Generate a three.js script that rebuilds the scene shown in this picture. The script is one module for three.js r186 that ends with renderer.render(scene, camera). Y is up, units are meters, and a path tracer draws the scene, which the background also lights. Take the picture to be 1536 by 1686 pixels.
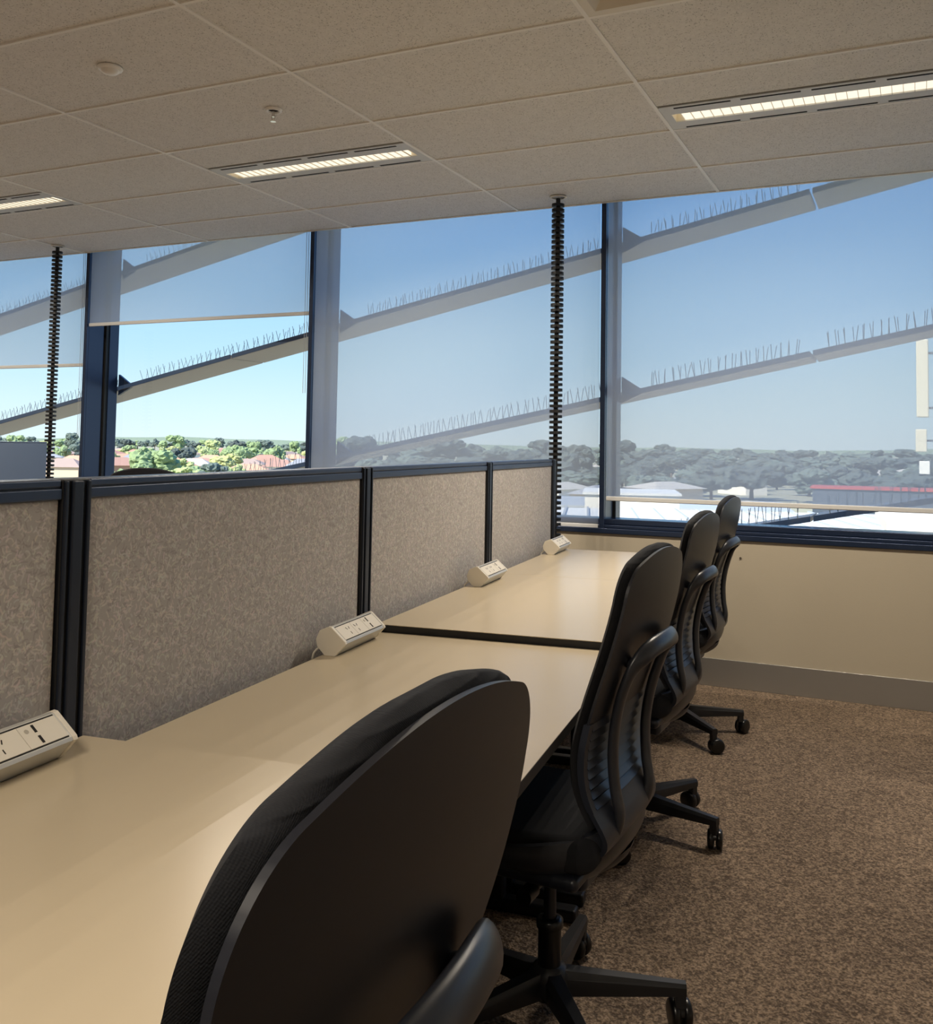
import * as THREE from 'three';
import { RoundedBoxGeometry } from 'three/addons/geometries/RoundedBoxGeometry.js';
import { mergeGeometries, toCreasedNormals, mergeVertices } from 'three/addons/utils/BufferGeometryUtils.js';
import { RectAreaLightUniformsLib } from 'three/addons/lights/RectAreaLightUniformsLib.js';

// ---------------------------------------------------------------- camera
const scene = new THREE.Scene();
const EYE = 1.2847, HC = 2.7074, WZ = -5.1863;          // eye height, ceiling height, window wall
const camera = new THREE.PerspectiveCamera(67.9, 1615.3 / 2070.9, 0.05, 6000);
camera.fov = 2 * Math.atan(1035.45 / 1537.9) * 180 / Math.PI;
camera.setViewOffset(1615.32, 2070.9, 0, 384.9, 1536, 1686);
camera.position.set(0, EYE, 0);
camera.rotation.order = 'YXZ';
camera.rotation.set(0.05326, 0.42551, 0.01529);
scene.add(camera);

const renderer = new THREE.WebGLRenderer({ antialias: true });
renderer.toneMapping = THREE.LinearToneMapping;
renderer.toneMappingExposure = 1.12;
renderer.shadowMap.enabled = true;
renderer.shadowMap.type = THREE.PCFSoftShadowMap;
RectAreaLightUniformsLib.init();

// ---------------------------------------------------------------- sky: clear air, pale at the horizon, blue above
{
  const W = 64, H = 512, data = new Float32Array(W * H * 4);
  const stops = [[0, 0.84, 0.97, 1.02], [2, 0.74, 0.94, 1.05], [5, 0.57, 0.84, 1.03], [9, 0.42, 0.72, 1.04], [16, 0.22, 0.52, 1.06], [32, 0.16, 0.43, 1.02], [60, 0.13, 0.35, 0.92], [90, 0.12, 0.31, 0.82]];
  for (let r = 0; r < H; r++) {
    const el = Math.max(0, ((r + 0.5) / H - 0.5) * 180);
    let k = 0; while (k < stops.length - 2 && el > stops[k + 1][0]) k++;
    const a = stops[k], b = stops[k + 1], t = Math.min(1, Math.max(0, (el - a[0]) / (b[0] - a[0])));
    for (let c = 0; c < W; c++) { for (let i = 0; i < 3; i++) data[(r * W + c) * 4 + i] = a[i + 1] + (b[i + 1] - a[i + 1]) * t; data[(r * W + c) * 4 + 3] = 1; }
  }
  const t = new THREE.DataTexture(data, W, H, THREE.RGBAFormat, THREE.FloatType);
  t.mapping = THREE.EquirectangularReflectionMapping; t.magFilter = THREE.LinearFilter; t.minFilter = THREE.LinearFilter; t.needsUpdate = true;
  scene.background = t;
  scene.backgroundIntensity = 1.0;
}
// the sun stands behind the building, over the town's left shoulder
const sun = new THREE.DirectionalLight(0xfff1dc, 9.0);
sun.position.set(-30, 75, 55); sun.target.position.set(0, 0, -20);
sun.castShadow = true; sun.shadow.mapSize.set(4096, 4096);
Object.assign(sun.shadow.camera, { left: -400, right: 400, top: 400, bottom: -400, near: 1, far: 900 });
scene.add(sun, sun.target);

const LAMP_COLOR = new THREE.Color(1.0, 0.88, 0.72), LAMP_CANDELA = 2.65;

// ---------------------------------------------------------------- helpers
let seed = 7;
const rnd = () => { seed = (seed + 0x6d2b79f5) | 0; let t = Math.imul(seed ^ (seed >>> 15), 1 | seed); t = (t + Math.imul(t ^ (t >>> 7), 61 | t)) ^ t; return ((t ^ (t >>> 14)) >>> 0) / 4294967296; };
const rr = (a, b) => a + (b - a) * rnd();
const V = (x, y, z) => new THREE.Vector3(x, y, z);
const std = (color, roughness = 0.6, extra = {}) => new THREE.MeshStandardMaterial({ color, roughness, ...extra });
const phy = (color, roughness = 0.6, extra = {}) => new THREE.MeshPhysicalMaterial({ color, roughness, ...extra });
const used = new Map();
function numbered(name) { const n = used.get(name) ?? 0; used.set(name, n + 1); return n ? name + '_' + String(n).padStart(3, '0') : name; }
function shade(o) { o.traverse((m) => { if (m.isMesh) { m.castShadow = true; m.receiveShadow = true; } }); return o; }
function part(name, g, m, parent) { const o = new THREE.Mesh(g, m); o.name = name; o.castShadow = o.receiveShadow = true; parent.add(o); return o; }
function tag(o, label, category, group, kind) { o.userData.label = label; if (category) o.userData.category = category; if (group) o.userData.group = group; if (kind) o.userData.kind = kind; return o; }
function thing(name, label, category, pos = [0, 0, 0], turn = 0, group) {
  const o = new THREE.Group(); o.name = numbered(name); o.position.set(...pos); o.rotation.y = turn; scene.add(o);
  return tag(o, label, category, group);
}
function struct(name, label, g, m) {
  const o = g ? new THREE.Mesh(g, m) : new THREE.Group(); o.name = name; o.castShadow = o.receiveShadow = true; scene.add(o);
  o.userData.kind = 'structure'; o.userData.label = label; return o;
}
function copy(src, pos, turn, label, group) {
  const o = src.clone(); o.name = numbered(src.name.replace(/_\d{3}$/, '')); o.position.set(...pos); o.rotation.y = turn; scene.add(o);
  o.userData = { ...src.userData }; if (label) o.userData.label = label; if (group) o.userData.group = group;
  return o;
}
const merge = (list) => mergeGeometries(list.map((g) => { const q = g.index ? g.toNonIndexed() : g; if (!q.attributes.uv) q.setAttribute('uv', new THREE.BufferAttribute(new Float32Array(q.attributes.position.count * 2), 2)); for (const k of Object.keys(q.attributes)) if (!['position', 'normal', 'uv'].includes(k)) q.deleteAttribute(k); return q; }), false);
// box between two corners, uv in metres
function slab(x0, x1, y0, y1, z0, z1) {
  const g = new THREE.BoxGeometry(x1 - x0, y1 - y0, z1 - z0); g.translate((x0 + x1) / 2, (y0 + y1) / 2, (z0 + z1) / 2);
  const p = g.attributes.position, n = g.attributes.normal, uv = g.attributes.uv;
  for (let i = 0; i < p.count; i++) {
    if (Math.abs(n.getY(i)) > 0.5) uv.setXY(i, p.getX(i), p.getZ(i)); else if (Math.abs(n.getX(i)) > 0.5) uv.setXY(i, p.getZ(i), p.getY(i)); else uv.setXY(i, p.getX(i), p.getY(i));
  }
  return g;
}
function rslab(x0, x1, y0, y1, z0, z1, r = 0.004, seg = 2) {
  const g = new RoundedBoxGeometry(x1 - x0, y1 - y0, z1 - z0, seg, r); g.translate((x0 + x1) / 2, (y0 + y1) / 2, (z0 + z1) / 2);
  const p = g.attributes.position, n = g.attributes.normal, uv = g.attributes.uv;
  for (let i = 0; i < p.count; i++) {
    const ax = Math.abs(n.getX(i)), ay = Math.abs(n.getY(i)), az = Math.abs(n.getZ(i));
    if (ay >= ax && ay >= az) uv.setXY(i, p.getX(i), p.getZ(i)); else if (ax >= az) uv.setXY(i, p.getZ(i), p.getY(i)); else uv.setXY(i, p.getX(i), p.getY(i));
  }
  return g;
}
function cyl(r0, r1, h, seg, x, y, z) { const g = new THREE.CylinderGeometry(r0, r1, h, seg); g.translate(x, y, z); return g; }
function bar(a, b, r, seg = 8) { const d = b.clone().sub(a), g = new THREE.CylinderGeometry(r, r, d.length(), seg); g.applyQuaternion(new THREE.Quaternion().setFromUnitVectors(V(0, 1, 0), d.clone().normalize())); g.translate((a.x + b.x) / 2, (a.y + b.y) / 2, (a.z + b.z) / 2); return g; }
// tapered four-sided bar from a to b; w is measured across, h upright
function taper(a, b, w0, h0, w1, h1) {
  const d = b.clone().sub(a).normalize(), s = V(0, 1, 0).cross(d).normalize(), u = V(0, 1, 0), P = [];
  for (const [c, w, h] of [[a, w0, h0], [b, w1, h1]]) for (const [i, j, k] of [[-0.5, -0.5, 1], [0.5, -0.5, 1], [0.5, 0.2, 1], [0.32, 0.5, 1], [-0.32, 0.5, 1], [-0.5, 0.2, 1]]) P.push(c.clone().addScaledVector(s, i * w).addScaledVector(u, j * h));
  const idx = [];
  for (let i = 0; i < 6; i++) { const j = (i + 1) % 6; idx.push(i, i + 6, j, j, i + 6, j + 6); }
  for (let i = 1; i < 5; i++) { idx.push(0, i, i + 1); idx.push(6, 6 + i + 1, 6 + i); }
  const g = new THREE.BufferGeometry(); g.setAttribute('position', new THREE.BufferAttribute(new Float32Array(P.flatMap((p) => [p.x, p.y, p.z])), 3)); g.setIndex(idx.reverse());
  return flat(g);
}
function flat(g, angle = 0.5) { g.computeVertexNormals(); return toCreasedNormals(g, angle); }
// closed solid between two surfaces f(s,t) and b(s,t), s and t in 0..1
function solid(f, b, nu, nv, crease = 0.9) {
  const P = [], uv = [], idx = [], row = nu + 1, n = row * (nv + 1);
  for (const q of [f, b]) for (let j = 0; j <= nv; j++) for (let i = 0; i <= nu; i++) { const p = q(i / nu, j / nv); P.push(p.x, p.y, p.z); uv.push(p.z, p.y); }
  for (let j = 0; j < nv; j++) for (let i = 0; i < nu; i++) {
    const a = j * row + i, c = a + 1, d = a + row, e = d + 1;
    idx.push(a, c, d, c, e, d); idx.push(a + n, d + n, c + n, c + n, d + n, e + n);
  }
  const rim = []; for (let i = 0; i < nu; i++) rim.push(i); for (let j = 0; j < nv; j++) rim.push(j * row + nu); for (let i = nu; i > 0; i--) rim.push(nv * row + i); for (let j = nv; j > 0; j--) rim.push(j * row);
  for (let k = 0; k < rim.length; k++) { const a = rim[k], c = rim[(k + 1) % rim.length]; idx.push(a, a + n, c, c, a + n, c + n); }
  const g = new THREE.BufferGeometry(); g.setAttribute('position', new THREE.BufferAttribute(new Float32Array(P), 3)); g.setAttribute('uv', new THREE.BufferAttribute(new Float32Array(uv), 2)); g.setIndex(idx);
  g.computeVertexNormals();
  return toCreasedNormals(g, crease);
}
// sweep an ellipse along points; ref fixes the direction of the wide radius
function sweep(points, ra, rb, ref, n = 40, seg = 14, ends = 0.04, thin = false) {
  const c = new THREE.CatmullRomCurve3(points, false, 'centripetal'), P = [], idx = [], L = c.getLength();
  for (let i = 0; i <= n; i++) {
    const t = i / n, p = c.getPointAt(t), T = c.getTangentAt(t), A = thin ? T.clone().cross(ref).normalize() : ref.clone().addScaledVector(T, -ref.dot(T)).normalize(), B = T.clone().cross(A);
    const e = Math.min(t, 1 - t) * L, k = e < ends ? Math.sqrt(Math.max(0.02, 1 - (1 - e / ends) ** 2)) : 1;
    for (let j = 0; j < seg; j++) { const w = j / seg * 2 * Math.PI, q = p.clone().addScaledVector(A, Math.cos(w) * ra * k).addScaledVector(B, Math.sin(w) * rb * k); P.push(q.x, q.y, q.z); }
  }
  for (let i = 0; i < n; i++) for (let j = 0; j < seg; j++) { const a = i * seg + j, b = i * seg + (j + 1) % seg; idx.push(a, a + seg, b, b, a + seg, b + seg); }
  for (let j = 1; j < seg - 1; j++) { idx.push(0, j, j + 1); const m = n * seg; idx.push(m, m + j + 1, m + j); }
  idx.reverse();
  const g = new THREE.BufferGeometry(); g.setAttribute('position', new THREE.BufferAttribute(new Float32Array(P), 3)); g.setIndex(idx); g.computeVertexNormals(); return g;
}
const lathe = (pts, seg = 24) => new THREE.LatheGeometry(pts.map(([x, y]) => new THREE.Vector2(x, y)), seg);

// ---- textures
function tex(w, h, f, srgb = true, repeat) {
  const d = new Uint8Array(w * h * 4);
  for (let y = 0; y < h; y++) for (let x = 0; x < w; x++) { const c = f(x, y), i = (y * w + x) * 4; d[i] = Math.max(0, Math.min(255, c[0])); d[i + 1] = Math.max(0, Math.min(255, c[1])); d[i + 2] = Math.max(0, Math.min(255, c[2])); d[i + 3] = 255; }
  const t = new THREE.DataTexture(d, w, h); t.wrapS = t.wrapT = THREE.RepeatWrapping; t.magFilter = THREE.LinearFilter; t.minFilter = THREE.LinearMipmapLinearFilter; t.generateMipmaps = true;
  if (srgb) t.colorSpace = THREE.SRGBColorSpace; if (repeat) t.repeat.set(...repeat); t.needsUpdate = true; return t;
}
// periodic value noise on a w x h lattice
function lattice(n, m) { const a = new Float32Array(n * m); for (let i = 0; i < a.length; i++) a[i] = rnd(); return (u, v) => { u = ((u % 1) + 1) % 1 * n; v = ((v % 1) + 1) % 1 * m; const i = Math.floor(u), j = Math.floor(v), s = u - i, t = v - j, S = s * s * (3 - 2 * s), T = t * t * (3 - 2 * t), g = (x, y) => a[(y % m) * n + x % n]; return (g(i, j) * (1 - S) + g(i + 1, j) * S) * (1 - T) + (g(i, j + 1) * (1 - S) + g(i + 1, j + 1) * S) * T; }; }
const N = 1024;
const cf = [lattice(512, 512), lattice(230, 230), lattice(60, 60), lattice(9, 9)];
const carpetH = new Float32Array(N * N);
const carpetMap = tex(N, N, (x, y) => {
  const u = x / N, v = y / N, a = cf[0](u, v), b = cf[1](u, v), c = cf[2](u, v), d = cf[3](u, v);
  const t = 0.46 * a + 0.40 * b + 0.10 * c + 0.04 * d; carpetH[y * N + x] = t;
  const k = Math.max(0, Math.min(1, (t - 0.26) / 0.48));
  return [72 + 84 * k, 59 + 76 * k, 47 + 66 * k];
}, true, [1 / 1.5, 1 / 1.5]);
const carpetBump = tex(N, N, (x, y) => { const k = carpetH[y * N + x] * 255; return [k, k, k]; }, false, [1 / 1.5, 1 / 1.5]);
const tf = [lattice(420, 210), lattice(150, 75), lattice(40, 20)];
const pits = new Float32Array(1024 * 512);
for (let i = 0; i < 3000; i++) { const px = Math.floor(rnd() * 1024), py = Math.floor(rnd() * 512), L = 1 + Math.floor(rnd() * 4), a = rnd() * 6.28; for (let k = 0; k < L; k++) { const x = (px + Math.round(Math.cos(a) * k) + 1024) % 1024, y = (py + Math.round(Math.sin(a) * k) + 512) % 512; for (const [ox, oy] of [[0, 0], [1, 0], [0, 1], [1, 1]]) { const q = ((y + oy) % 512) * 1024 + (x + ox) % 1024; pits[q] = Math.max(pits[q], rr(0.4, 1)); } } }
const tileMap = tex(1024, 512, (x, y) => {
  const u = x / 1024, v = y / 512, n = tf[0](u, v) * 10 + tf[1](u, v) * 8 + tf[2](u, v) * 5 - 12, p = pits[y * 1024 + x] * 74;
  return [233 + n - p, 231 + n - p, 226 + n - p];
}, true, [1 / 1.2, 1 / 0.6]);
const tileBump = tex(1024, 512, (x, y) => { const k = 190 + tf[0](x / 1024, y / 512) * 40 - pits[y * 1024 + x] * 160; return [k, k, k]; }, false, [1 / 1.2, 1 / 0.6]);
// screen fabric: small curled leaf strokes woven in pale thread
const fabricMap = (() => {
  const S = 1024, c = document.createElement('canvas'); c.width = c.height = S; const g = c.getContext('2d');
  g.fillStyle = '#b3aba1'; g.fillRect(0, 0, S, S); g.lineCap = 'round';
  for (let i = 0; i < 2300; i++) {
    const x = rnd() * S, y = rnd() * S, a = rnd() * 6.283, L = rr(18, 38), b = rr(-0.8, 0.8), w = rr(6, 11);
    g.strokeStyle = rnd() < 0.72 ? `rgba(${200 + rnd() * 18},${193 + rnd() * 16},${181 + rnd() * 14},0.6)` : 'rgba(156,148,140,0.55)'; g.lineWidth = w;
    for (const ox of [-S, 0, S]) for (const oy of [-S, 0, S]) { if (x + ox < -60 || x + ox > S + 60 || y + oy < -60 || y + oy > S + 60) continue; g.beginPath(); g.moveTo(x + ox, y + oy); g.quadraticCurveTo(x + ox + Math.cos(a) * L * 0.5 - Math.sin(a) * L * b * 0.6, y + oy + Math.sin(a) * L * 0.5 + Math.cos(a) * L * b * 0.6, x + ox + Math.cos(a) * L, y + oy + Math.sin(a) * L); g.stroke(); }
  }
  const t = new THREE.CanvasTexture(c); t.wrapS = t.wrapT = THREE.RepeatWrapping; t.colorSpace = THREE.SRGBColorSpace; t.repeat.set(1 / 0.36, 1 / 0.36); return t;
})();
const weave = lattice(256, 256);
const weaveBump = tex(512, 512, (x, y) => { const k = 128 + 60 * Math.sin(x * Math.PI / 2) * Math.sin(y * Math.PI / 2) + 60 * (weave(x / 512, y / 512) - 0.5); return [k, k, k]; }, false, [1 / 0.25, 1 / 0.25]);
const brush = lattice(6, 512);
const brushRough = tex(64, 512, (x, y) => { const k = 80 + brush(x / 64, y / 512) * 90; return [k, k, k]; }, false, [0.7, 1 / 0.15]);
const paintN = lattice(128, 128);
const paintBump = tex(256, 256, (x, y) => { const k = 128 + 90 * (paintN(x / 256, y / 256) - 0.5); return [k, k, k]; }, false, [3, 3]);
const barkN = lattice(64, 64);

// ---- materials
const M = {
  carpet: std(0xffffff, 0.96, { map: carpetMap, bumpMap: carpetBump, bumpScale: 0.006 }),
  tile: std(0xffffff, 0.93, { map: tileMap, bumpMap: tileBump, bumpScale: 0.0012 }),
  tbar: std(0xf6f3ec, 0.45),
  wall: std(0xb3a996, 0.65, { bumpMap: paintBump, bumpScale: 0.0004 }),
  plaster: std(0xebe7de, 0.85),
  steel: std(0xa8a6a2, 0.36, { metalness: 0.7 }),
  frame: std(0x2a3750, 0.27, { metalness: 0.45 }),
  gasket: std(0x06070a, 0.6),
  glass: phy(0xf4fbfd, 0, { transmission: 1, thickness: 0, ior: 1.45 }),
  blind: phy(0xccd3de, 1, { transmission: 0.7, thickness: 0, opacity: 0.6, transparent: true, side: THREE.DoubleSide, specularIntensity: 0.2 }),
  blindRail: std(0xcfd0d0, 0.55),
  chain: std(0xa9adb2, 0.5),
  louvre: std(0xc9bcae, 0.6),
  louvreEdge: std(0x46597a, 0.5),
  spike: std(0x98a4ae, 0.35, { metalness: 0.6 }),
  desk: phy(0xd0c1a6, 0.25, { specularIntensity: 0.9 }),
  deskEdge: std(0x0b0b0c, 0.5),
  black: std(0x0d0e11, 0.45),
  blackMetal: std(0x14151a, 0.4, { metalness: 0.3 }),
  fabric: std(0xeef2fb, 0.95, { map: fabricMap, bumpMap: weaveBump, bumpScale: 0.0006 }),
  rail: std(0x333f55, 0.34, { metalness: 0.35 }),
  railDark: std(0x0c0e13, 0.45, { metalness: 0.2 }),
  slate: std(0x66758a, 0.9, { bumpMap: weaveBump, bumpScale: 0.0005 }),
  boxPlastic: std(0xe6dfd0, 0.45),
  boxAlu: std(0xc7c6c0, 0.38, { metalness: 0.25 }),
  hole: std(0x14100c, 0.8),
  mark: std(0xb8b0a0, 0.6),
  riser: std(0x0a0b0f, 0.5),
  chairCloth: std(0x14161c, 0.9, { bumpMap: weaveBump, bumpScale: 0.0008 }),
  chairShell: std(0x171a23, 0.38),
  chairPlastic: std(0x2c303a, 0.34),
  chairArm: std(0x2c2e34, 0.33),
  chairBase: std(0x17181c, 0.42),
  wheel: std(0x0a0a0d, 0.28),
  lampFrame: std(0xd5d6d4, 0.5),
  lampSlot: std(0x151413, 0.8),
  baffle: std(0xf0e8d6, 0.35),
  glow: std(0x000000, 1, { emissive: new THREE.Color(1.0, 0.88, 0.68), emissiveIntensity: 1.1 }),
  white: std(0xe3dccd, 0.5), ringWhite: std(0xf7f4ee, 0.3), postRidge: std(0x1d2431, 0.38, { metalness: 0.3 }),
  chrome: std(0xd8d4cc, 0.2, { metalness: 1 }),
  wallMark: std(0x4a4238, 0.8),
};

// ---------------------------------------------------------------- room shell
const X0 = -9.6, X1 = 2.55, ZB = 4.4;
struct('floor', 'brown flecked loop pile carpet', slab(X0 - 0.2, X1 + 0.2, -0.35, 0, WZ - 0.18, ZB + 0.2), M.carpet);
struct('wall_window', 'beige painted wall below the windows', slab(X0 - 0.2, X1 + 0.2, 0, 0.79, WZ - 0.2, WZ), M.wall);
struct('wall_left', 'plain wall at the left end of the room', slab(X0 - 0.2, X0, 0, HC + 0.1, WZ - 0.17, ZB + 0.2), M.plaster);
struct('wall_right', 'plain wall at the right end of the room', slab(X1, X1 + 0.2, 0, HC + 0.1, WZ - 0.17, ZB + 0.2), M.plaster);
struct('wall_back', 'plain wall behind the desks', slab(X0, X1, 0, HC + 0.1, ZB, ZB + 0.2), M.plaster);
struct('baseboard_window', 'brushed steel skirting along the window wall', rslab(X0, X1, 0, 0.148, WZ, WZ + 0.008, 0.002), M.steel);
part('screw_plug', cyl(0.006, 0.006, 0.004, 10, 0, 0, 0).rotateX(Math.PI / 2).translate(-0.856, 0.695, WZ + 0.002), M.wallMark, scene.getObjectByName('wall_window'));

// ceiling: grid of metal T-bars with mineral-fibre tiles between them
const GX = -2.1774, GZ = -2.291;
const ceiling = struct('ceiling', 'suspended ceiling of speckled mineral fibre tiles in a metal grid');
part('soffit', slab(X0 - 0.2, X1 + 0.2, HC + 0.12, HC + 0.3, WZ + 0.01, ZB + 0.2), M.plaster, ceiling);
part('edge_trim', slab(X0, X1, HC - 0.001, HC + 0.12, WZ, WZ + 0.014), M.tbar, ceiling);
const colX = []; for (let c = -7; c <= 4; c++) colX.push(GX + 1.2 * c);
const rowZ = []; for (let k = -11; k <= 5; k++) rowZ.push(GZ - 0.6 * k);      // falling z
const lampCol = (c) => Math.abs(c % 2) === 1, LZ = GZ - 1.65;               // lamps lie in every second column
const lampRows = [LZ, LZ + 4.8];
const tileGeos = new Map();
function tileGeo(w, d, variant) {
  const key = [w.toFixed(3), d.toFixed(3), variant].join();
  if (!tileGeos.has(key)) { const g = slab(-w / 2, w / 2, 0, 0.016, -d / 2, d / 2), uv = g.attributes.uv; for (let i = 0; i < uv.count; i++) uv.setXY(i, uv.getX(i) + variant * 0.377, uv.getY(i) + variant * 0.211); tileGeos.set(key, g); }
  return tileGeos.get(key);
}
const vents = [];
for (let ci = 0; ci < colX.length - 1; ci++) {
  const c = ci - 7, xa = Math.max(colX[ci], X0), xb = Math.min(colX[ci + 1], X1); if (xb - xa < 0.05) continue;
  for (let k = -11; k < 5; k++) {
    let za = GZ - 0.6 * k - 0.6, zb = GZ - 0.6 * k; za = Math.max(za, WZ + 0.012); zb = Math.min(zb, ZB); if (zb - za < 0.05) continue;
    const put = (x0, x1, z0, z1) => { const w = x1 - x0 - 0.012, d = z1 - z0 - 0.012; const o = part('tile', tileGeo(w, d, Math.floor(rnd() * 4)), M.tile, ceiling); o.position.set((x0 + x1) / 2, HC + 0.004 + rnd() * 0.0012, (z0 + z1) / 2); };
    const lz = lampRows.find((z) => z > za - 0.01 && z < zb + 0.01);
    if (lampCol(c) && lz !== undefined && xb - xa > 1.1) put(xa, xb, lz + 0.15, zb);
    else if (c === 1 && k === 0) { put(xa + 0.6, xb, za, zb); vents.push([xa, za]); }
    else put(xa, xb, za, zb);
  }
}
for (const x of colX) if (x > X0 && x < X1) part('runner', slab(x - 0.008, x + 0.008, HC - 0.002, HC + 0.03, WZ + 0.012, ZB), M.tbar, ceiling);
for (const z of rowZ) if (z > WZ + 0.02 && z < ZB) for (let ci = 0; ci < colX.length - 1; ci++) { const xa = Math.max(colX[ci], X0), xb = Math.min(colX[ci + 1], X1); if (xb > xa) part('cross_bar', slab(xa + 0.008, xb - 0.008, HC - 0.0015, HC + 0.028, z - 0.0065, z + 0.0065), M.tbar, ceiling); }

// the storeys above and below close the building, so that no sun comes in from behind
struct('wall_upper', 'upper storeys of the building', slab(X0 - 4, X1 + 6, HC + 0.3, 11, WZ - 0.2, ZB + 0.2), M.plaster);
struct('wall_lower', 'lower storeys of the building', slab(X0 - 4, X1 + 6, -13.7, -0.35, WZ - 0.2, ZB + 0.2), M.plaster);
struct('trim_1', 'dark lintel above the glazing', slab(X0 - 0.2, X1 + 0.2, HC + 0.085, HC + 0.3, WZ - 0.225, WZ - 0.06), M.gasket);

// ---------------------------------------------------------------- windows
const mull = [-9.57, -7.82, -5.757, -3.69, -1.64, 0.42, 2.5];
const GLZ = WZ - 0.195;
const sill = struct('trim_2', 'dark aluminium sill frame along the windows');
part('sill_base', rslab(X0, X1, 0.788, 0.818, WZ - 0.2, WZ + 0.012, 0.004), M.frame, sill);
part('sill_step', rslab(X0, X1, 0.818, 0.836, WZ - 0.2, WZ - 0.012, 0.004), M.frame, sill);
part('sill_frame', rslab(X0, X1, 0.836, 0.868, WZ - 0.2, WZ - 0.05, 0.005), M.frame, sill);
const blindBottom = [1.7, 1.857, 2.163, 0.833, 0.996, 1.0];
const blindLabel = ['roller blind hanging over the window nearest the left wall', 'roller blind half lowered behind the left black cable riser', 'roller blind raised highest, over the window with the clear view of trees', 'roller blind lowered fully behind the partition', 'roller blind over the rightmost window, its rail just above the bright roofs', 'roller blind over the window beyond the right edge'];
for (let i = 0; i < mull.length - 1; i++) {
  const a = mull[i], b = mull[i + 1], w = struct('window_' + (i + 1), 'tall fixed window in a dark aluminium frame');
  part('pane', new THREE.PlaneGeometry(b - a - 0.024, HC + 0.1 - 0.85).translate((a + b) / 2, (0.85 + HC + 0.1) / 2, GLZ), M.glass, w);
  part('bead', slab(a + 0.012, a + 0.03, 0.868, HC + 0.085, GLZ + 0.004, GLZ + 0.016), M.gasket, w);
  part('bead', slab(b - 0.03, b - 0.012, 0.868, HC + 0.085, GLZ + 0.004, GLZ + 0.016), M.gasket, w);
  if (i > 0) {
    part('mullion', rslab(a - 0.015, a + 0.015, 0.79, HC + 0.11, WZ - 0.17, WZ - 0.001, 0.003), M.frame, w);
    part('gasket', slab(a - 0.011, a + 0.011, 0.79, HC + 0.11, WZ - 0.225, WZ - 0.17), M.gasket, w);
    part('mullion_cover', slab(a - 0.0155, a + 0.0165, 0.87, HC + 0.11, WZ - 0.162, WZ - 0.022), M.frame, w);
    part('mullion_cap', rslab(a - 0.018, a + 0.018, 0.79, HC + 0.3, WZ - 0.319, WZ - 0.226, 0.004), M.frame, w);
  }
  // roller blind
  const bl = thing('roller_blind', blindLabel[i], 'blind', [0, 0, 0], 0, 'roller blinds along the window wall'), y0 = blindBottom[i], bz = WZ - 0.018;
  const g = new THREE.PlaneGeometry(b - a - 0.046, HC + 0.07 - y0, 1, 1); g.translate((a + b) / 2, (HC + 0.07 + y0) / 2, bz);
  part('screen_cloth', g, M.blind, bl);
  part('bottom_rail', rslab(a + 0.022, b - 0.022, y0 - 0.022, y0 + 0.004, bz - 0.006, bz + 0.007, 0.005), M.blindRail, bl);
  part('roller_tube', cyl(0.02, 0.02, b - a - 0.05, 12, 0, 0, 0).rotateZ(Math.PI / 2).translate((a + b) / 2, HC + 0.085, bz - 0.01), M.blindRail, bl);
  const cy = Math.max(1.25, y0 - 0.55);
  if (y0 > 1.5) part('pull_chain', mergeGeometries([bar(V(b - 0.032, cy, bz + 0.012), V(b - 0.032, HC + 0.03, bz + 0.012), 0.0016, 6), bar(V(b - 0.05, cy, bz + 0.012), V(b - 0.05, HC + 0.03, bz + 0.012), 0.0016, 6)]), M.chain, bl);
}

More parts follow.
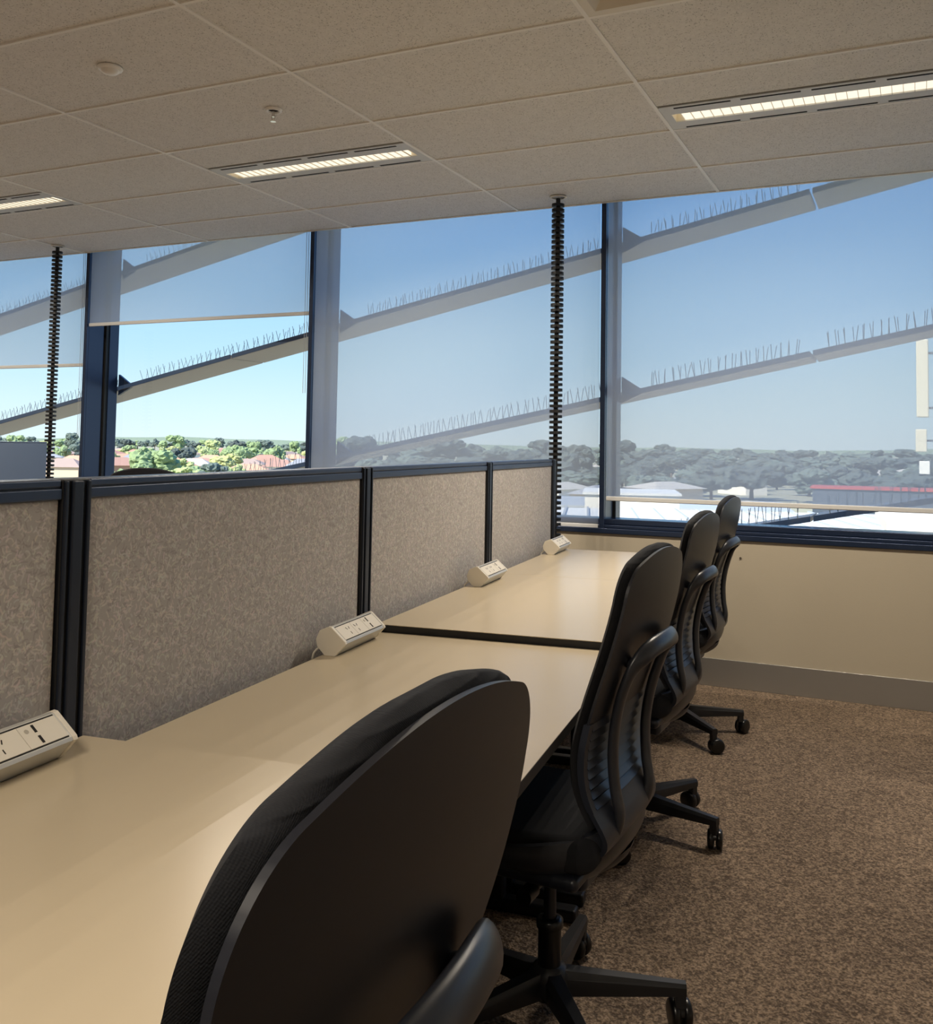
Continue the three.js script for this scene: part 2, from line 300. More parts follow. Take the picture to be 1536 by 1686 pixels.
// ---------------------------------------------------------------- sloping sunshade louvres outside, with bird spikes along their tops
const LS = 0.2045, LF = WZ - 0.32, LB = LF - 0.385;
const louvreName = ['uppermost sloping sunshade louvre, crossing the left windows near the ceiling', 'sloping sunshade louvre that crosses every window, second from the top', 'sloping sunshade louvre ending at the tall antenna, third from the top', 'lowest sloping sunshade louvre, in front of the bright roofs'];
for (let k = 0; k < 4; k++) {
  const c = 3.795 - 0.9255 * k, yAt = (x) => c + LS * x, L = thing('sunshade_louvre', louvreName[k], 'louvre', [0, 0, 0], 0, 'sloping sunshade louvres outside the windows');
  const joints = [-11.5, -4.62, -0.52, 3.2].map((x) => x - (k === 0 ? 0 : 0));
  for (let j = 0; j < joints.length - 1; j++) {
    const xa = joints[j] + 0.008, xb = joints[j + 1] - 0.008;
    const geo = (y0, y1, z0, z1) => { const g = slab(xa, xb, y0, y1, z0, z1), p = g.attributes.position; for (let i = 0; i < p.count; i++) p.setY(i, p.getY(i) + yAt(p.getX(i))); g.computeVertexNormals(); return g; };
    part('blade', geo(-0.028, 0, LB, LF - 0.006), M.louvre, L);
    part('front_edge', geo(-0.026, 0.004, LF - 0.006, LF), M.louvreEdge, L);
  }
  const wires = [];
  for (let x = -7.9; x < 1.6; x += 0.045) {
    if (Math.abs(x + 0.52) < 0.07 || mull.some((m) => Math.abs(x - m - 0.06) < 0.11)) continue;
    for (const [dz, lean] of [[-0.10, 0.3], [-0.12, -0.25]]) { const b = V(x + rr(-0.008, 0.008), yAt(x), LF + dz), h = 0.105; wires.push(new THREE.CylinderGeometry(0.0021, 0.0021, h, 4).translate(0, h / 2, 0).rotateX(lean).rotateZ(rr(-0.16, 0.16)).translate(b.x, b.y, b.z)); }
  }
  tag(part('bird_spikes', merge(wires), M.spike, L), 'fine upright bird spikes', null, null, 'stuff');
  mull.slice(1, 6).forEach((m) => {      // gusset that carries the blade on each mullion fin
    const s = new THREE.Shape(); s.moveTo(0.0, 0.105 + LS * 0.0); s.lineTo(0.15, LS * 0.15 - 0.02); s.lineTo(0, -0.06); s.closePath();
    const g = new THREE.ExtrudeGeometry(s, { depth: 0.02, bevelEnabled: false }); g.translate(m + 0.017, yAt(m), LF - 0.03);
    part('bracket', g, M.frame, L);
  });
}

// ---------------------------------------------------------------- ceiling fittings
function lampAt(x0, z, label) {
  const L = thing('ceiling_light', label, 'light', [x0 + 0.6, HC, z], 0, 'recessed strip lights in the ceiling');
  const hw = 0.592, hd = 0.146, tr = 0.05;
  // tray around the trough
  part('tray', mergeGeometries([slab(-hw, hw, 0.0, 0.006, tr, hd), slab(-hw, hw, 0.0, 0.006, -hd, -tr), slab(-hw, -hw + 0.035, 0.0, 0.006, -tr, tr), slab(hw - 0.035, hw, 0, 0.006, -tr, tr)]), M.lampFrame, L);
  part('trough', mergeGeometries([slab(-hw + 0.03, hw - 0.03, 0.006, 0.062, tr, tr + 0.004), slab(-hw + 0.03, hw - 0.03, 0.006, 0.062, -tr - 0.004, -tr), slab(-hw + 0.03, -hw + 0.035, 0.006, 0.062, -tr, tr), slab(hw - 0.035, hw - 0.03, 0.006, 0.062, -tr, tr), slab(-hw + 0.03, hw - 0.03, 0.062, 0.066, -tr - 0.004, tr + 0.004)]), M.baffle, L);
  for (const s of [-1, 1]) for (let i = 0; i < 4; i++) { const xa = -0.53 + i * 0.275 + (s > 0 ? 0 : 0.0); part('air_slot', slab(xa, xa + 0.235, -0.0012, 0.003, s * 0.122 - 0.006, s * 0.122 + 0.006), M.lampSlot, L); }
  const cells = 5, cw = (2 * hw - 0.15) / cells;
  for (let i = 0; i < cells; i++) {
    const xc = -hw + 0.075 + cw * (i + 0.5);
    part('light_panel', slab(xc - cw / 2, xc + cw / 2, 0.006, 0.022, -tr + 0.002, tr - 0.002), M.glow, L);
    const a = new THREE.SpotLight(LAMP_COLOR, LAMP_CANDELA, 0, 82 * Math.PI / 180, 0.7, 2); a.position.set(xc, -0.003, 0); a.target.position.set(xc, -1, 0); a.castShadow = true; a.shadow.radius = 0.05; L.add(a, a.target);
  }
  for (let i = 0; i <= 25; i++) { const x = -hw + 0.075 + i * cw / 5; part('baffle', slab(x - 0.001, x + 0.001, 0.0, 0.0052, -tr, tr), M.baffle, L); }
}
const lampWords = { '-1,0': 'recessed strip light nearest the middle of the ceiling, beside the sprinkler', '1,0': 'recessed strip light at the right, the longest lit strip in view', '-3,0': 'recessed strip light cut off by the left edge, near the left cable riser' };
for (let c = -6; c <= 3; c++) if (lampCol(c)) lampRows.forEach((z, r) => { const x0 = GX + 1.2 * c; if (x0 < X0 || x0 + 1.2 > X1) return; lampAt(x0, z, lampWords[[c, r]] ?? 'recessed strip light farther back in the ceiling'); });
{
  const p = thing('motion_sensor', 'white domed motion sensor on a ceiling tile', 'sensor', [-2.797, HC + 0.0035, -2.59]);
  part('base', lathe([[0, 0], [0.046, 0], [0.047, -0.006], [0.044, -0.012], [0.03, -0.014]]), M.ringWhite, p);
  part('lens', lathe([[0.034, -0.013], [0.033, -0.018], [0.027, -0.025], [0.016, -0.029], [0, -0.030]]), M.ringWhite, p);
  const s = thing('sprinkler', 'small chrome fire sprinkler in a white ring on the ceiling', 'sprinkler', [-2.495, HC - 0.001, -3.2]);
  part('ring', lathe([[0.0225, 0.004], [0.0225, -0.003], [0.0265, -0.0065], [0.034, -0.0055], [0.037, 0.004]]), M.ringWhite, s);
  part('cup', lathe([[0, 0.001], [0.023, 0.001], [0.023, -0.002]]), M.hole, s);
  part('stem', cyl(0.006, 0.008, 0.03, 10, 0, -0.014, 0), M.chrome, s);
  part('arm', bar(V(0.009, -0.026, 0), V(0.004, -0.048, 0), 0.002), M.chrome, s); part('arm', bar(V(-0.009, -0.026, 0), V(-0.004, -0.048, 0), 0.002), M.chrome, s);
  part('deflector', cyl(0.012, 0.012, 0.0016, 16, 0, -0.049, 0), M.chrome, s);
  for (const [xa, za] of vents) {
    const v = thing('air_vent', 'square white ceiling air vent at the top edge of the view', 'vent', [xa + 0.3, HC, za + 0.3]);
    const ring = (a, b, y0, y1) => { const g = []; for (let k = 0; k < 4; k++) { const q = k * Math.PI / 2, A = (r, y, s) => V(s * r, y, r).applyAxisAngle(V(0, 1, 0), q); const P = [A(a, y0, -1), A(a, y0, 1), A(b, y1, 1), A(b, y1, -1)], h = 0.003; const G = new THREE.BufferGeometry(); G.setAttribute('position', new THREE.BufferAttribute(new Float32Array([...P, ...P.map((p) => p.clone().setY(p.y + h))].flatMap((p) => [p.x, p.y, p.z])), 3)); G.setIndex([0, 2, 1, 0, 3, 2, 4, 5, 6, 4, 6, 7, 0, 1, 5, 0, 5, 4, 2, 3, 7, 2, 7, 6]); g.push(flat(G, 0.2)); } return merge(g); };
    part('rim', ring(0.294, 0.262, -0.001, -0.001), M.white, v);
    part('cone', ring(0.262, 0.21, -0.001, 0.04), M.white, v); part('cone', ring(0.2, 0.15, 0.0, 0.04), M.white, v); part('cone', ring(0.14, 0.09, 0.0, 0.04), M.white, v);
    part('core', slab(-0.08, 0.08, 0.006, 0.01, -0.08, 0.08), M.white, v); part('duct', slab(-0.27, 0.27, 0.075, 0.08, -0.27, 0.27), M.lampSlot, v);
  }
}

// ---------------------------------------------------------------- desk frame: u runs along the desks to the window, v to the right of them
const TH = 6.5 * Math.PI / 180;
const D = (u, v, y = 0) => [v * Math.cos(TH) - u * Math.sin(TH), y, -v * Math.sin(TH) - u * Math.cos(TH)];
// inside a group turned by TH, local x = v, local z = -u
const PF = -1.235, posts = [-1.05, 0.168, 1.385, 2.602, 3.816, 4.955], RT = 1.212;
{
  const s = thing('desk_partition', 'long low partition of patterned beige fabric in a dark frame along the desks', 'partition', [0, 0, 0], TH);
  for (let i = 0; i < posts.length - 1; i++) {
    const a = posts[i] + 0.035, b = posts[i + 1] - 0.035;
    const g = rslab(PF - 0.045, PF, 0.1, RT - 0.034, -b, -a, 0.006, 2); part('fabric_panel', g, M.fabric, s);
    part('kick_plate', slab(PF - 0.04, PF - 0.008, 0.01, 0.1, -b, -a), M.railDark, s);
    const r = part('top_rail', rslab(PF - 0.051, PF + 0.006, RT - 0.036, RT - 0.016, -b, -a, 0.003), M.rail, s);
    part('rail_cap', rslab(PF - 0.053, PF + 0.004, RT - 0.015, RT, -b, -a, 0.004), M.rail, r);
    part('rail_groove', slab(PF - 0.05, PF + 0.002, RT - 0.017, RT - 0.014, -b, -a), M.railDark, r);
  }
  posts.forEach((u, i) => {
    const p = part('post', rslab(PF - 0.055, PF + 0.006, 0, RT, -u - 0.0345, -u + 0.0345, 0.003), M.railDark, s);
    part('ridge', rslab(PF + 0.004, PF + 0.012, 0.02, RT - 0.003, -u - 0.012, -u + 0.014, 0.003), M.postRidge, p);
    for (const k of [-1, 1]) part('ridge', rslab(PF + 0.004, PF + 0.011, 0.02, RT - 0.003, -u + k * 0.028 - 0.004, -u + k * 0.028 + 0.004, 0.002), M.postRidge, p);
  });
}
{
  const s = thing('desk_partition', 'plain slate blue partition at the far left, in front of the windows', 'partition', [0, 0, 0], TH);
  const v = -5.13, T = 1.258;
  for (let i = 0; i < 3; i++) {
    const b = 5.47 - i * 1.22 - 0.004, a = b - 1.212;
    part('fabric_panel', rslab(v - 0.045, v, 0.06, T - 0.008, -b, -a, 0.006), M.slate, s); part('top_rail', rslab(v - 0.046, v + 0.001, T - 0.008, T, -b, -a, 0.003), M.slate, s); part('kick_plate', slab(v - 0.04, v - 0.005, 0, 0.06, -b, -a), M.railDark, s);
  }
}
// cable risers: stacks of black vertebrae from ceiling to floor
function riser(u, v, label) {
  const r = thing('cable_riser', label, 'cable riser', D(u, v), TH, 'black vertebra cable risers');
  part('spine', cyl(0.013, 0.013, HC - 0.02, 10, 0, (HC - 0.02) / 2 + 0.01, 0), M.riser, r);
  const g = new THREE.CylinderGeometry(0.037, 0.037, 0.0155, 12), h = new THREE.CylinderGeometry(0.017, 0.017, 0.021, 8);
  for (let y = 0.03; y < HC - 0.02; y += 0.0302) { const q = part('vertebra', g, M.riser, r); q.position.y = y; const w = rr(-0.06, 0.06); q.rotation.set(rr(-0.03, 0.03), w, rr(-0.03, 0.03)); }
  part('foot', lathe([[0, 0], [0.09, 0], [0.09, 0.008], [0.05, 0.014], [0, 0.014]]), M.riser, r);
  part('ceiling_collar', lathe([[0.036, 0], [0.05, 0], [0.05, -0.004], [0.036, -0.006]]).translate(0, HC, 0), M.white, r);
}
riser(5.135, -1.268, 'black vertebra cable riser at the window end of the patterned partition');
riser(5.5335, -5.172, 'black vertebra cable riser beside the slate blue partition');

// desks
const DF = -0.435;
const deskRows = [[0.17, 1.412, 0.75, 'cream desk nearest the camera, under the large chair back'], [1.416, 2.599, 0.72, 'cream desk set a little lower, second from the camera'], [2.605, 3.813, 0.742, 'cream desk with the wide dark edge facing the camera, third along'], [3.8165, 4.86, 0.742, 'cream desk farthest along, beside the window wall']];
for (const [a, b, y, label] of deskRows) {
  const DB = a < 1 ? -1.2185 : -1.19;
  const d = thing('desk', label, 'desk', [0, 0, 0], TH, 'desks in a row along the partition');
  part('desktop', rslab(DB, DF, y - 0.002, y, -b, -a, 0.0009, 1), M.desk, d);
  part('edge_band', rslab(DB + 0.0005, DF - 0.0005, y - 0.025, y - 0.002, -b + 0.0005, -a - 0.0005, 0.002), M.deskEdge, d);
  part('beam', slab(DB + 0.3, DB + 0.36, y - 0.075, y - 0.025, -b + 0.05, -a - 0.05), M.blackMetal, d);
  for (const u of [a + 0.045, b - 0.045]) {
    part('leg', rslab(-0.85, -0.76, 0.03, y - 0.06, -u - 0.02, -u + 0.02, 0.008), M.blackMetal, d);
    part('top_arm', rslab(DB + 0.06, DF - 0.06, y - 0.06, y - 0.025, -u - 0.02, -u + 0.02, 0.005), M.blackMetal, d);
    part('foot_bar', rslab(DB + 0.08, DF - 0.12, 0.0, 0.035, -u - 0.022, -u + 0.022, 0.008), M.blackMetal, d);
  }
}
// power boxes at the back of each desk
function makeBox() {
  const g = new THREE.Group(), L = 0.255;
  const prof = [[-0.014, 0], [0.016, 0], [0.046, 0.033], [0.044, 0.038], [0.003, 0.0735], [-0.004, 0.0745], [-0.03, 0.063], [-0.04, 0.04], [-0.036, 0.022]];
  const ex = (d, z, k = 1) => { const s = new THREE.Shape(prof.map(([x, y]) => new THREE.Vector2(0.0 + (x - 0.002) * k + 0.002, (y - 0.037) * k + 0.037))); const e = new THREE.ExtrudeGeometry(s, { depth: d, bevelEnabled: true, bevelSize: 0.001, bevelThickness: 0.001, bevelSegments: 1 }); e.translate(0, 0.001, z); return e; };
  part('body', ex(L - 0.02, -L / 2 + 0.01, 0.97), M.boxAlu, g);
  part('end_cap', ex(0.008, -L / 2, 1), M.boxPlastic, g); part('end_cap', ex(0.008, L / 2 - 0.009, 1), M.boxPlastic, g);
  // tilted socket face: local frame on the slope from (0.044,0.038) to (0.003,0.0735)
  const face = new THREE.Group(); face.name = 'face'; const dx = 0.003 - 0.044, dy = 0.0735 - 0.038, len = Math.hypot(dx, dy);
  face.position.set((0.044 + 0.003) / 2, (0.038 + 0.0735) / 2 + 0.001, 0); face.rotation.z = Math.atan2(dy, dx) - Math.PI;      // local x runs down the slope outward, y is the normal
  g.add(face);
  const f = part('socket_plate', rslab(-len / 2 + 0.005, len / 2 - 0.005, -0.003, 0.0012, -L / 2 + 0.014, L / 2 - 0.014, 0.0008, 1), M.boxPlastic, g);
  f.position.copy(face.position); f.rotation.copy(face.rotation); g.remove(face);
  for (const zc of [0.06, 0.012]) for (const [x, z, w] of [[-0.008, 0.007, 0.5], [-0.008, -0.007, -0.5], [0.009, 0, 0]]) { const s = part('socket_slot', new THREE.BoxGeometry(0.0085, 0.0006, 0.0019), M.hole, f); s.position.set(x, 0.0014, zc + z); s.rotation.y = w; }
  for (const x of [-0.011, 0.011]) part('usb_port', new THREE.BoxGeometry(0.015, 0.0006, 0.0052), M.hole, f).position.set(x, 0.0014, -0.062);
  part('usb_mark', new THREE.CylinderGeometry(0.0042, 0.0042, 0.0005, 16), M.mark, f).position.set(-0.01, 0.0014, -0.046);
  for (const z of [0.033, -0.033]) part('module_seam', new THREE.BoxGeometry(len - 0.012, 0.0004, 0.0007), M.mark, f).position.set(0, 0.0013, z);
  for (const k of [-1, 1]) part('groove', new THREE.BoxGeometry(0.0022, 0.0012, L - 0.03), M.hole, f).position.set(k * (len / 2 - 0.0035), 0.0002, 0);
  part('flex', sweep([V(-0.036, 0.018, 0.1), V(-0.044, 0.012, 0.112), V(-0.05, 0.002, 0.12), V(-0.054, -0.016, 0.12)], 0.0032, 0.0032, V(0, 0, 1), 14, 8, 0.002), M.boxPlastic, g);
  return g;
}
const boxProto = makeBox();
[[1.178, -1.184, 0.75, 'white power and USB box at the left edge, on the nearest desk'], [2.385, -1.166, 0.72, 'white power box on the lower desk, two sockets facing up'], [3.545, -1.147, 0.742, 'white power box standing before the third partition post'], [4.69, -1.145, 0.742, 'white power box farthest away, at the foot of the cable riser']].forEach(([u, v, y, label]) => {
  const o = boxProto.clone(); o.name = numbered('power_box'); o.position.set(...D(u, v, y)); o.rotation.y = TH; scene.add(o); tag(o, label, 'power box', 'power boxes at the back of the desks');
});

// ---------------------------------------------------------------- office chairs (local x points behind the sitter)
const lerpTable = (t) => (y) => { let k = 0; while (k < t.length - 2 && y > t[k + 1][0]) k++; const a = t[k], b = t[k + 1], s = Math.min(1, Math.max(0, (y - a[0]) / (b[0] - a[0]))), S = s; return a[1] + (b[1] - a[1]) * S; };
const smooth = (t) => { const f = lerpTable(t); return (y) => { let s = 0; for (let i = -4; i <= 4; i++) s += f(y + i * 0.009); return s / 9; }; };
const backX = smooth([[0.42, 0.120], [0.44, 0.160], [0.46, 0.192], [0.48, 0.206], [0.50, 0.204], [0.52, 0.194], [0.55, 0.177], [0.58, 0.167], [0.62, 0.161], [0.66, 0.162], [0.70, 0.169], [0.78, 0.194], [0.86, 0.222], [0.95, 0.246], [1.03, 0.258], [1.09, 0.262]]);
const backW = smooth([[0.43, 0.135], [0.47, 0.165], [0.52, 0.185], [0.58, 0.200], [0.66, 0.212], [0.76, 0.222], [0.86, 0.224], [0.95, 0.216], [1.03, 0.203], [1.09, 0.196]]);
const TOP = 1.07;
// outline of the back: [height, half width], straight sides up to a rounded top corner of radius r
function outline(t, b0, top, r, split) {
  const arch = 0.020, ys = top - arch - r, w = backW(ys);      // straight sides end at ys
  if (t < split) { const y = b0 + (ys - b0) * t / split; return [y, backW(y)]; }
  const q = (t - split) / (1 - split);
  if (q < 0.6) { const g = Math.PI / 2 * 0.86 * q / 0.6; return [ys + r * Math.sin(g), w - r * (1 - Math.cos(g))]; }
  const g = Math.PI / 2 * 0.86, y1 = ys + r * Math.sin(g), w1 = w - r * (1 - Math.cos(g)), k = (q - 0.6) / 0.4;
  return [y1 + (top - y1) * (1 - (1 - k) ** 2), Math.max(0.004, w1 * (1 - k))];
}
const bow = (z, y) => -0.27 * z * z;
// surface point at height y and side position z, offset forward by o
const BP = (y, z, o = 0) => V(backX(y) + bow(z, y) - o, y, z);
function backPanel(y0, y1, wf, o, thick, nu, nv) {
  const yy = (t) => y0 + (y1 - y0) * t;
  const f = (k) => (s, t) => { const y = yy(t), w = wf(y); return BP(y, (s * 2 - 1) * w, o + k); };
  return solid(f(thick), f(0), nu, nv, 0.7);
}
function makeChair() {
  const c = new THREE.Group(); c.name = 'office_chair';
  // backrest shell: plain above, slotted at the lumbar, a rounded plate below
  const sh = part('back_shell', (() => {
    const f = (k) => (s, t) => { const [y, w] = outline(t, 0.735, TOP, 0.075, 0.35); return BP(y, (s * 2 - 1) * w, k); };
    return solid(f(0.006), f(0), 24, 60, 0.7);
  })(), M.chairShell, c);
  const y0 = 0.556, y1 = 0.735, n = 9, pitch = (y1 - y0) / n;
  for (const s of [-1, 1]) part('side_rim', solid((a, t) => { const y = y0 + (y1 - y0) * t, w = backW(y); return BP(y, s * (w - 0.017 * (1 - a)) * 1, 0.012); }, (a, t) => { const y = y0 + (y1 - y0) * t, w = backW(y); return BP(y, s * (w - 0.017 * (1 - a)), -0.002); }, 3, 14, 0.7), M.chairPlastic, sh);
  for (let i = 0; i < n; i++) {
    const a = y0 + i * pitch + 0.0035, b = y0 + (i + 1) * pitch - (i === n - 1 ? 0 : 0.0022);
    part('lumbar_slat', solid((s, t) => { const y = a + (b - a) * t; return BP(y, (s * 2 - 1) * (backW(y) - 0.016), 0.012); }, (s, t) => { const y = a + (b - a) * t; return BP(y, (s * 2 - 1) * (backW(y) - 0.016), 0.002 - 0.006 * (1 - t)); }, 12, 1, 0.5), M.chairPlastic, sh);
  }
  part('lower_plate', (() => { const f = (k) => (s, t) => { const y = 0.435 + (0.557 - 0.435) * t, w = t < 0.25 ? backW(y) * (0.78 + 0.22 * Math.sqrt(1 - (1 - t / 0.25) ** 2)) : backW(y); return BP(y, (s * 2 - 1) * w, k); }; return solid(f(0.01), f(-0.001), 18, 16, 0.7); })(), M.chairPlastic, sh);
  // padded front
  part('back_cushion', (() => {
    const pad = (s, t) => { const a = Math.abs(s * 2 - 1), e = Math.min((1 - t) * 3.2, 1), e0 = Math.min(t * 12, 1); return Math.sqrt(Math.max(0, 1 - Math.pow(a, 10))) * Math.sqrt(1 - (1 - e) ** 2) * Math.sqrt(1 - (1 - e0) ** 2); };
    const pt = (s, t, o) => { const [y, w] = outline(t, 0.52, TOP + 0.007, 0.08, 0.4); return BP(y, (s * 2 - 1) * (w + 0.006), o); };
    return solid((s, t) => pt(s, t, 0.022 + 0.014 * pad(s, t)), (s, t) => pt(s, t, 0.022 - 0.0135 * pad(s, t)), 28, 64, 1.2);
  })(), M.chairCloth, c);
  // hoop that carries the back from behind
  const hoop = []; const side = [[0.14, 0.45, 0.05], [0.172, 0.475, 0.085], [0.194, 0.52, 0.104], [0.185, 0.59, 0.112], [0.182, 0.66, 0.116], [0.190, 0.725, 0.122], [0.206, 0.785, 0.128], [0.226, 0.832, 0.126], [0.247, 0.862, 0.105]];
  for (const [x, y, z] of side) hoop.push(V(x, y, z)); hoop.push(V(0.262, 0.876, 0)); for (const [x, y, z] of side.slice().reverse()) hoop.push(V(x, y, -z));
  part('back_hoop', sweep(hoop, 0.0195, 0.0105, V(1, 0.45, 0), 110, 16, 0.01, true), M.chairArm, c);
  for (const s of [-1, 1]) part('pivot', sweep([V(0.205, 0.835, s * 0.106), V(0.225, 0.842, s * 0.104), V(0.246, 0.85, s * 0.10)], 0.014, 0.011, V(0, 0, 1), 12, 12, 0.006), M.chairArm, c);
  // collar around the rear of the seat and bowl under it
  part('seat_collar', (() => {
    const f = (k) => (s, t) => { const a = (s * 2 - 1) * 1.75, ca = Math.cos(a), sa = Math.sin(a), R = (x, p) => Math.sign(x) * Math.pow(Math.abs(x), p), bulge = Math.sin(t * Math.PI) * 0.012 - (1 - t) * (1 - t) * 0.05, rise = 0.05 * Math.max(0, ca); return V(-0.03 + (0.222 - k + bulge) * R(ca, 0.72), 0.385 + 0.012 * (1 - Math.max(0, ca)) + (0.075 + rise) * t, (0.228 - k + bulge) * R(sa, 0.72)); };
    return solid(f(0), f(0.014), 40, 10, 0.8);
  })(), M.chairArm, c);
  part('seat_bowl', (() => { const g = new THREE.SphereGeometry(1, 28, 14, 0, Math.PI * 2, Math.PI / 2, Math.PI / 2); g.scale(0.205, 0.075, 0.2); g.translate(-0.02, 0.425, 0); return g; })(), M.chairShell, c);
  part('seat_cushion', (() => {
    const g = new RoundedBoxGeometry(0.47, 0.075, 0.485, 6, 0.034); const p = g.attributes.position;
    for (let i = 0; i < p.count; i++) { const x = p.getX(i), z = p.getZ(i), y = p.getY(i), k = Math.max(0, (-x - 0.1) / 0.135); p.setY(i, y - 0.03 * k * k + 0.006 * (z / 0.24) ** 2); const q = x > 0 ? 1 - 0.22 * (x / 0.235) ** 2 : 1; p.setZ(i, z * q); }
    g.translate(-0.065, 0.458, 0); g.computeVertexNormals(); return g;
  })(), M.chairCloth, c);
  part('seat_pan', (() => { const g = new RoundedBoxGeometry(0.42, 0.03, 0.42, 4, 0.014); g.translate(-0.07, 0.412, 0); return g; })(), M.chairShell, c);
  part('mechanism', rslab(-0.15, 0.11, 0.335, 0.395, -0.075, 0.075, 0.018, 3), M.chairPlastic, c);
  const lev = part('lever', bar(V(0.02, 0.362, 0.06), V(0.02, 0.362, 0.155), 0.011, 14), M.chairShell, c); part('knob', bar(V(0.02, 0.362, 0.15), V(0.02, 0.362, 0.195), 0.017, 16), M.wheel, lev);
  const lev2 = part('lever', bar(V(0.03, 0.365, -0.06), V(0.06, 0.365, -0.2), 0.008, 12), M.chairShell, c); part('paddle', rslab(0.04, 0.085, 0.36, 0.37, -0.25, -0.19, 0.004), M.wheel, lev2);
  // gas lift and base
  part('gas_lift', cyl(0.014, 0.014, 0.16, 18, 0, 0.265, 0), M.chairShell, c);
  part('lift_tube', lathe([[0, 0.075], [0.024, 0.075], [0.026, 0.09], [0.026, 0.215], [0.03, 0.217], [0.03, 0.232], [0.022, 0.236], [0.016, 0.237]], 22), M.wheel, c);
  part('hub', lathe([[0, 0.07], [0.04, 0.07], [0.047, 0.085], [0.045, 0.118], [0.034, 0.134], [0.026, 0.136]], 24), M.chairBase, c);
  return c;
}
const chairProto = makeChair();
function makeBase(phase) {   // five legs and castors, turned by phase about the column
  const out = [];
  for (let k = 0; k < 5; k++) {
    const a = phase + k * 72 * Math.PI / 180, dir = V(Math.cos(a), 0, -Math.sin(a));
    out.push([a, dir]);
  }
  return out;
}
const legGeo = taper(V(0.025, 0.103, 0), V(0.302, 0.092, 0), 0.046, 0.052, 0.026, 0.024);
const stemGeo = rslab(0.277, 0.302, 0.05, 0.094, -0.012, 0.012, 0.004);
const wheelGeo = (() => { const g = lathe([[0, -0.011], [0.022, -0.011], [0.029, -0.0085], [0.0315, -0.003], [0.0315, 0.004], [0.028, 0.009], [0.02, 0.011], [0, 0.0115]], 26); g.rotateX(Math.PI / 2); return g; })();
const hoodGeo = (() => { const g = new THREE.CylinderGeometry(0.026, 0.026, 0.011, 18, 1, false, Math.PI * 0.5, Math.PI); g.rotateX(Math.PI / 2); return g; })();
function placeChair(u, v, turn, phase, label, lift = 0, group = 'black office chairs at the desks') {
  const c = chairProto.clone(); c.name = numbered('office_chair'); c.position.set(...D(u, v, 0)); c.rotation.y = TH + turn; scene.add(c);
  if (lift) c.children.forEach((m) => { if (!['lift_tube', 'hub'].includes(m.name)) m.position.y += lift; });
  for (const [a] of makeBase(phase)) {
    const l = part('base_leg', legGeo, M.chairBase, c); l.rotation.y = a; part('castor_stem', stemGeo, M.chairBase, l);
    const w = new THREE.Group(); w.name = 'castor'; w.position.set(Math.cos(a) * 0.292, 0.0318, -Math.sin(a) * 0.292); const ca = a + rr(0.6, 2.2); w.rotation.y = ca; c.add(w);
    for (const s of [-1, 1]) { const q = part('wheel', wheelGeo, M.wheel, w); q.position.set(0.012, 0, s * 0.0135); if (s < 0) q.rotation.y = Math.PI; }
    part('castor_hood', hoodGeo, M.wheel, w).position.set(0.012, 0.004, 0);
  }
  return tag(c, label, 'chair', group);
}
const R8 = -8 * Math.PI / 180, deg = Math.PI / 180;
placeChair(0.605, -0.472, -4 * deg, 40 * deg, 'black office chair nearest the camera, its large curved back filling the foreground', 0.045);
placeChair(2.085, -0.515, R8, 24 * deg, 'second black office chair from the camera, its slotted lumbar plate facing the aisle');
placeChair(3.235, -0.512, R8, -11 * deg, 'third black office chair from the camera, between two others');
placeChair(4.345, -0.495, R8, 28 * deg, 'black office chair farthest along the row, its back against the bright window');
placeChair(5.17, -4.05, -52 * deg, 10 * deg, 'black office chair whose back top shows just above the patterned partition', 0.03, 'black office chairs at the desks');

// ---------------------------------------------------------------- the town outside (ground level 15 m below the eye)
const GY = -13.7;
const CM = {
  ground: std(0x9c9c88, 0.95), road: std(0x8b8b88, 0.9),
  leaf: [0x4c5856, 0x869b70, 0xa4b17d, 0x465252, 0xa8ae78, 0x5d6c66].map((c) => std(c, 0.9)), trunk: std(0x6a5a48, 0.9),
  roof: [0xc08f7f, 0xa88579, 0xb9b5ae, 0x969aa2, 0xc99c84, 0xa3918a].map((c) => std(c, 0.8)), wall: [0xe6dccb, 0xd9c3aa, 0xc9b09a, 0xf0ece2, 0xb88e76].map((c) => std(c, 0.85)),
  metal: std(0xe6e6e2, 0.5), metalGrey: std(0xaab0b6, 0.5), redRoof: std(0xb04a44, 0.7), concrete: std(0xd9d4c8, 0.8), dark: std(0x4a5563, 0.5), antenna: std(0xcfcbb9, 0.6), hill: std(0x7f8f78, 1), pane: std(0x5f7488, 0.15),
};
const polar = (az, dist, y = GY) => V(dist * Math.sin(az * deg), y, -dist * Math.cos(az * deg));
{ const g = new THREE.PlaneGeometry(9000, 9000); g.rotateX(-Math.PI / 2); g.translate(0, GY, 0); const o = new THREE.Mesh(g, CM.ground); o.name = 'ground'; tag(o, 'flat suburban ground far below the windows', null, null, 'structure'); scene.add(o); }
